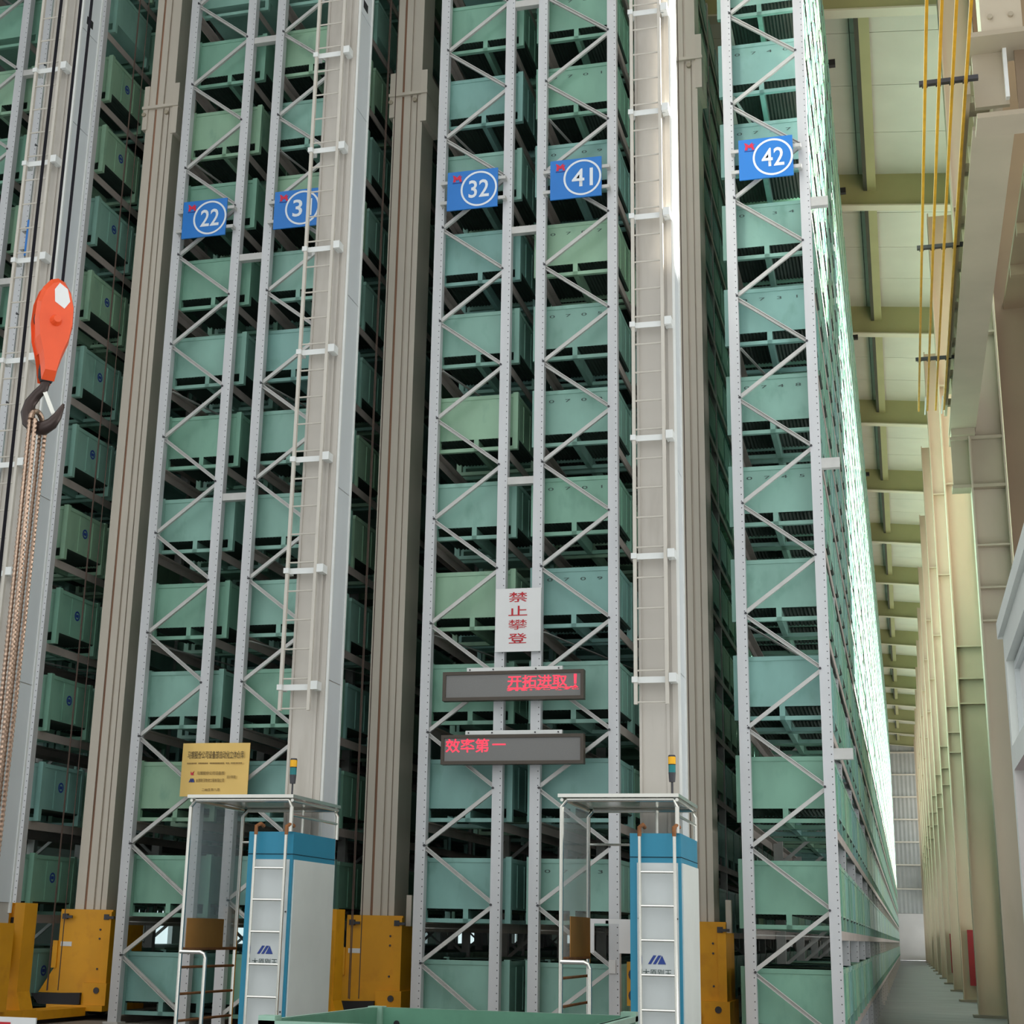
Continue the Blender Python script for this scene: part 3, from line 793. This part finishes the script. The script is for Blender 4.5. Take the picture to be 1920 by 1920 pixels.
def cage(xl, xr, xcab, yf, yb, label, lab2, dirty):
    t = thing('operator_cage', label, 'cage', (xl, yf, 0), 'operator cages')
    w = xr-xl; d = yb-yf; h = 2.73; r = .019
    # roof plate with tube edge
    B(-.03, w, -.03, d, h+.02, h+.05).obj('roof_plate', 'steel', t)
    M().tube([(0, 0, .0), (0, 0, h-.06), (.05, 0, h), (w-.05, 0, h), (w-.02, 0, h-.06), (w-.02, 0, 2.45)], r, 8).obj('front_hoop', 'steel', t)
    M().tube([(0, d-.03, .0), (0, d-.03, h-.06), (.05, d-.03, h), (w-.05, d-.03, h), (w-.02, d-.03, h-.06), (w-.02, d-.03, 2.45)], r, 8).obj('rear_hoop', 'steel', t)
    for x in (0, w-.02): M().tube([(x, 0, h), (x, d-.03, h)], r*.8, 8).obj('roof_tube', 'steel', t)
    M().tube([(w-.02, 0, 2.6), (w-.02, d-.03, 2.6)], .013, 8).obj('side_rail', 'steel', t)
    M().tube([(xcab-xl+.06, d-.06, 2.45), (xcab-xl+.06, d-.06, h)], .015, 8).obj('rear_upright', 'steel', t)
    M().tube([(0, d-.03, 2.42), (xcab-xl, d-.03, 2.42)], .011, 8).obj('rear_bar', 'steel', t)
    B(.005, .012, .02, d-.05, 1.42, h-.02).obj('side_pane', 'acrylic', t)
    M().tube([(.008, 0, 1.41), (.008, d-.03, 1.41)], .014, 8).obj('pane_rail', 'rusty', t)
    if dirty:
        c = B(.014, .02, .05, .85, 1.42, 1.68).obj('cardboard_sheet', 'carton', t); B(.002, .004, .42, .62, 1.5, 1.64).obj('paper_label', 'board', c)
    else:
        B(.014, .02, .3, d-.05, 1.42, 1.76).obj('cardboard_sheet', 'carton', t)
    for z in (1.25, 1.02, .79, .56, .33): M().tube([(.0, 0, z), (.0, d-.03, z)], .012, 8).obj('rung', 'rusty', t)
    M().tube([(0, -.01, 1.385), (.2, -.01, 1.385), (.235, -.01, 1.37), (.25, -.01, 1.335), (.25, -.01, 0)], r, 8).obj('handrail', 'steel', t)
    B(0, xcab-xl-.01, 0, d, 0, .05).obj('deck', 'darkgrey', t)
    s = thing('signal_lamp', lab2, 'lamp', (xl+.945, yf+.12, h+.05), 'signal lamps')
    M().tube([(0, 0, 0), (0, 0, .11)], .009, 8).obj('stem', 'darkgrey', s)
    M().tube([(0, 0, .11), (0, 0, .19)], [.026, .032], 14).obj('base', 'darkgrey', s)
    M().tube([(0, 0, .19), (0, 0, .255)], .031, 16).obj('teal_lens', 'tealglass', s)
    M().tube([(0, 0, .255), (0, 0, .262)], .032, 16).obj('collar', 'black', s)
    M().tube([(0, 0, .262), (0, 0, .325)], .033, 16).obj('amber_lens', 'amber', s)
    M().tube([(0, 0, .325), (0, 0, .34)], [.034, .028], 16).obj('cap', 'darkgrey', s)
cage(-2.1, -1.08, -1.51, -2.72, -1.5, 'tubular steel operator cage left of the right control cabinet', 'amber and teal signal lamp on the right cage roof', 0)
cage(-5.605, -4.585, -5.015, -2.72, -1.5, 'tubular steel operator cage under the brass plaque', 'amber and teal signal lamp on the left cage roof', 1)

# small things around the racks
def small():
    o = B(-2.19, -2.12, -.02, -.005, 1.24, 1.37).obj('paper_tag', 'board'); tag(o, 'small white paper tag on the post beside the right control cabinet', 'paper')
    t = thing('white_frame', 'white bracket with two hanging plates behind the right operator cage', 'bracket', (-2.36, -.35, 1.5))
    B(0, .46, 0, .02, .22, .265).obj('cross_bar', 'board', t); B(0, .085, -.002, .018, -.06, .22).obj('plate', 'board', t); B(.335, .46, -.002, .018, -.06, .22).obj('plate', 'board', t)
    B(.2, .23, 0, .1, .22, .25).obj('arm', 'board', t); B(.0, .05, .02, .4, .23, .255).obj('arm', 'board', t)
    t = thing('drive_motor', 'small yellow drive unit with dark wheels left of the right cabinet', 'machine', (-1.66, -1.55, .0))
    B(-.08, .1, 0, .25, 1.0, 1.38).obj('housing', 'yellow', t); B(-.06, .08, .05, .2, 0, 1.0).obj('stand', 'yellow', t)
    for z in (1.09, 1.27): M().tube([(0, -.04, z), (0, 0, z)], .06, 14).obj('wheel', 'darkgrey', t)
    t = thing('low_board', 'low white board with red lower edge at the bottom left corner', 'board', (-6.6, -4.0, 0))
    B(-.5, .35, 0, .02, .6, .85).obj('face', 'board', t); B(-.5, .12, -.004, 0, .78, .81).obj('stripe', 'redtext', t)
    for x in (-.4, .2): B(x, x+.03, .02, .05, 0, .8).obj('leg', 'darkgrey', t)
small()

# ------------------------------------------------------------------ foreground: hook, sling, cable, bin, cabin
def hook():
    X, Y, ZB = -4.88, -7.0, 4.97
    t = thing('crane_hook', 'orange crane hook block with dark forged hook hanging at upper left', 'hook', (X, Y, ZB), rz=math.radians(46))
    # cheek outline (x,z) : full lozenge rounded on top, narrowing to the swivel
    pts = [(-.045, .27), (-.06, .36), (-.078, .44), (-.115, .56), (-.135, .7), (-.13, .84), (-.1, .95), (-.05, 1.02), (.0, 1.04), (.05, 1.02), (.1, .95), (.13, .84), (.135, .7), (.115, .56), (.078, .44), (.06, .36), (.045, .27)]
    def cheek(y0, y1):
        m = M(); c = Vector((0, .7)); k = .86
        inner = [(p[0]*k, .7+(p[1]-.7)*k) for p in pts]
        ys = (y0, y1)
        n = len(pts)
        m.add([(x, y0, z) for x, z in pts]+[(x, y1, z) for x, z in inner], [tuple(range(n)), tuple(range(2*n-1, n-1, -1))]+[(i, i+n, (i+1) % n+n, (i+1) % n) for i in range(n)])
        return m
    for a, b in ((-.05, -.105), (.05, .105)): cheek(a, b).obj('cheek', 'orange', t)
    m = M().tube([(0, -.045, .74), (0, .045, .74)], .12, 24); m.obj('sheave', 'black', t)
    M().prism([(-.07, .47), (.05, .47), (.115, .6), (.122, .84), (.09, .95), (.02, 1.0), (-.085, .78), (-.11, .7), (-.1, .56)], -.05, .05, 'y').obj('housing', 'orange', t)
    for s in (-1, 1):
        M().tube([(0, s*.1, .7), (0, s*.15, .7)], [.045, .026], 12).obj('axle_pin', 'orange', t)
    lbl(M().prism([(-.02, .84), (.05, .8), (.085, .86), (.06, .95), (.0, .985), (-.03, .93)], -.108, -.1, 'y').obj('label_plate', 'board', t), 'worn white label plate')
    M().tube([(0, 0, .42), (0, 0, .36), (0, 0, .30), (0, 0, .27)], [.05, .058, .055, .04], 14).obj('swivel', 'black', t)
    h = []; rr = []
    for p, r in (((0, .30), .03), ((.0, .25), .034), ((-.01, .21), .038), ((-.05, .17), .04), ((-.095, .11), .045), ((-.11, .04), .05), ((-.09, -.03), .054),
                 ((-.04, -.08), .056), ((.02, -.09), .054), ((.075, -.06), .046), ((.11, -.01), .034), ((.135, .05), .018), ((.145, .075), .008)):
        h.append((p[0]*1.15, 0, p[1]+.02)); rr.append(r*.92)
    ho = M().tube(h, rr, 12).obj('hook', 'hook', t, smooth=True); ho.rotation_euler = (0, 0, math.radians(-50))
    M().bar((.0, .0, .2), (.1, 0, .0), .03, .006, (0, 1, 0)).obj('safety_latch', 'steel', t)
    s = tag(M().tube([(X-.03, Y-.02, ZB+1.0), (X-.03, Y-.02, 13)], .011, 8).tube([(X+.05, Y-.0, ZB+1.0), (X+.05, Y, 13)], .011, 8).obj('hoist_rope', 'cable'), 'black hoist ropes rising from the orange hook block', 'rope')
    # sling: bundle of ribbed wire strands hanging from the hook
    sl = thing('wire_sling', 'shiny wire rope sling hanging from the hook at the left edge', 'sling', (X, Y, 0))
    def strand(x0, y0, x1, y1, r, z1, zt, name):
        pts, rs = [], []
        n = int((zt-z1)/.016)
        for i in range(n+1):
            u = i/n; z = zt-(zt-z1)*u
            sway = math.sin(u*PI)*.012
            pts.append((x0+(x1-x0)*u+sway, y0+(y1-y0)*u, z)); rs.append(r*(1.0 if i % 2 else .68))
        M().tube(pts, rs, 8).obj(name, 'wire', sl)
    zt = ZB-.02
    for (a, b, c, d, r) in ((-.028, -.07, -.02, -.08, .018), (.012, -.07, .03, -.08, .018), (-.028, .07, -.1, .1, .016), (.012, .07, -.06, .1, .016)):
        strand(a-.02, b, c-.02, d, r, 0.0, zt-.0, 'strand')
    M().tube([(-.03+.045*math.cos(a)*0-.01, .075*math.cos(a), zt+.0+.075*math.sin(a)) for a in [PI*k/8 for k in range(9)]], .02, 8).obj('eye', 'wire', sl)
    pc = M().tube([(-5.74, -6, 12.), (-5.755, -6, 7), (-5.74, -6, 4.5), (-5.72, -6, 2.0), (-5.75, -6, .0)], .013, 8).obj('pendant_cable', 'cable')
    tag(pc, 'black hanging control cable left of the orange hook', 'cable')
hook()
def bins():
    def bin_(z0, label, h):
        t = thing('open_bin', label, 'container', (-1.392, -10.75, z0), 'foreground bins')
        w, d = 1.066, 1.155; th = .02
        m = M()
        m.box(0, th, 0, d, .12, h); m.box(w-th, w, 0, d, .12, h); m.box(th, w-th, 0, th, .12, h); m.box(th, w-th, d-th, d, .12, h); m.box(th, w-th, th, d-th, .12, .14)
        m.obj('body', 'bin', t)
        e = .02
        r = M().box(-e, w+e, -e, .012, h-.02, h); r.box(-e, w+e, d-.012, d+e, h-.02, h); r.box(-e, .012, .012, d-.012, h-.02, h); r.box(w-.012, w+e, .012, d-.012, h-.02, h)
        r.obj('rim', 'binrim', t)
        for x, y in ((-.02, -.02), (w-.04, -.02), (-.02, d-.04), (w-.04, d-.04)):
            B(x, x+.06, y, y+.06, 0, h+(.016 if (y < .5 or x > .5) else .004)).obj('corner_post', 'binrim', t)
        B(.06, w-.06, 0, .05, 0, .04).obj('base_frame', 'bin', t); B(.06, w-.06, d-.05, d, 0, .04).obj('base_frame', 'bin', t)
        M().tube([(.1, d-th-.001, h-.06), (.1, d-th-.006, h-.06)], .012, 10).obj('drain_hole', 'black', t)
        return t
    bin_(0, 'closed-in green bin beneath the open foreground bin', .65)
    bin_(.666, 'open green steel bin in the foreground at the bottom edge', .634)
bins()
def cabin():
    t = thing('control_cabin', 'white framed cabin window cut off by the right edge of the photo', 'cabin', (1.2, -9.0, 0))
    B(.02, .1, -2.2, 0, 0, .9).obj('wall_panel', 'white', t)
    f = M()
    f.box(0, .12, -2.2, 0, 2.76, 2.88); f.box(0, .12, -.09, 0, .9, 2.76); f.box(0, .12, -2.2, -2.11, .9, 2.76); f.box(0, .12, -2.11, -.09, 2.3, 2.4); f.box(0, .12, -2.11, -.09, .9, 1.0)
    f.obj('window_frame', 'white', t)
    b = M().box(.03, .09, -2.1, -.1, 2.72, 2.75).box(.03, .09, -.13, -.1, 2.4, 2.72); b.obj('glazing_bead', 'whitegrey', t)
    B(.05, .06, -2.11, -.09, 2.4, 2.76).obj('pane', 'board', t)
    lbl(B(.05, .06, -2.11, -.09, 1.0, 2.3).obj('pane', 'redplate', t), 'dark red lower pane')
    B(-.02, 1.4, -2.25, .05, 2.88, 2.95).obj('roof_edge', 'white', t)
    B(.12, 1.4, -.1, 0, 0, 2.88).obj('end_panel', 'white', t)
cabin()
bpy.data.objects.remove(_to)
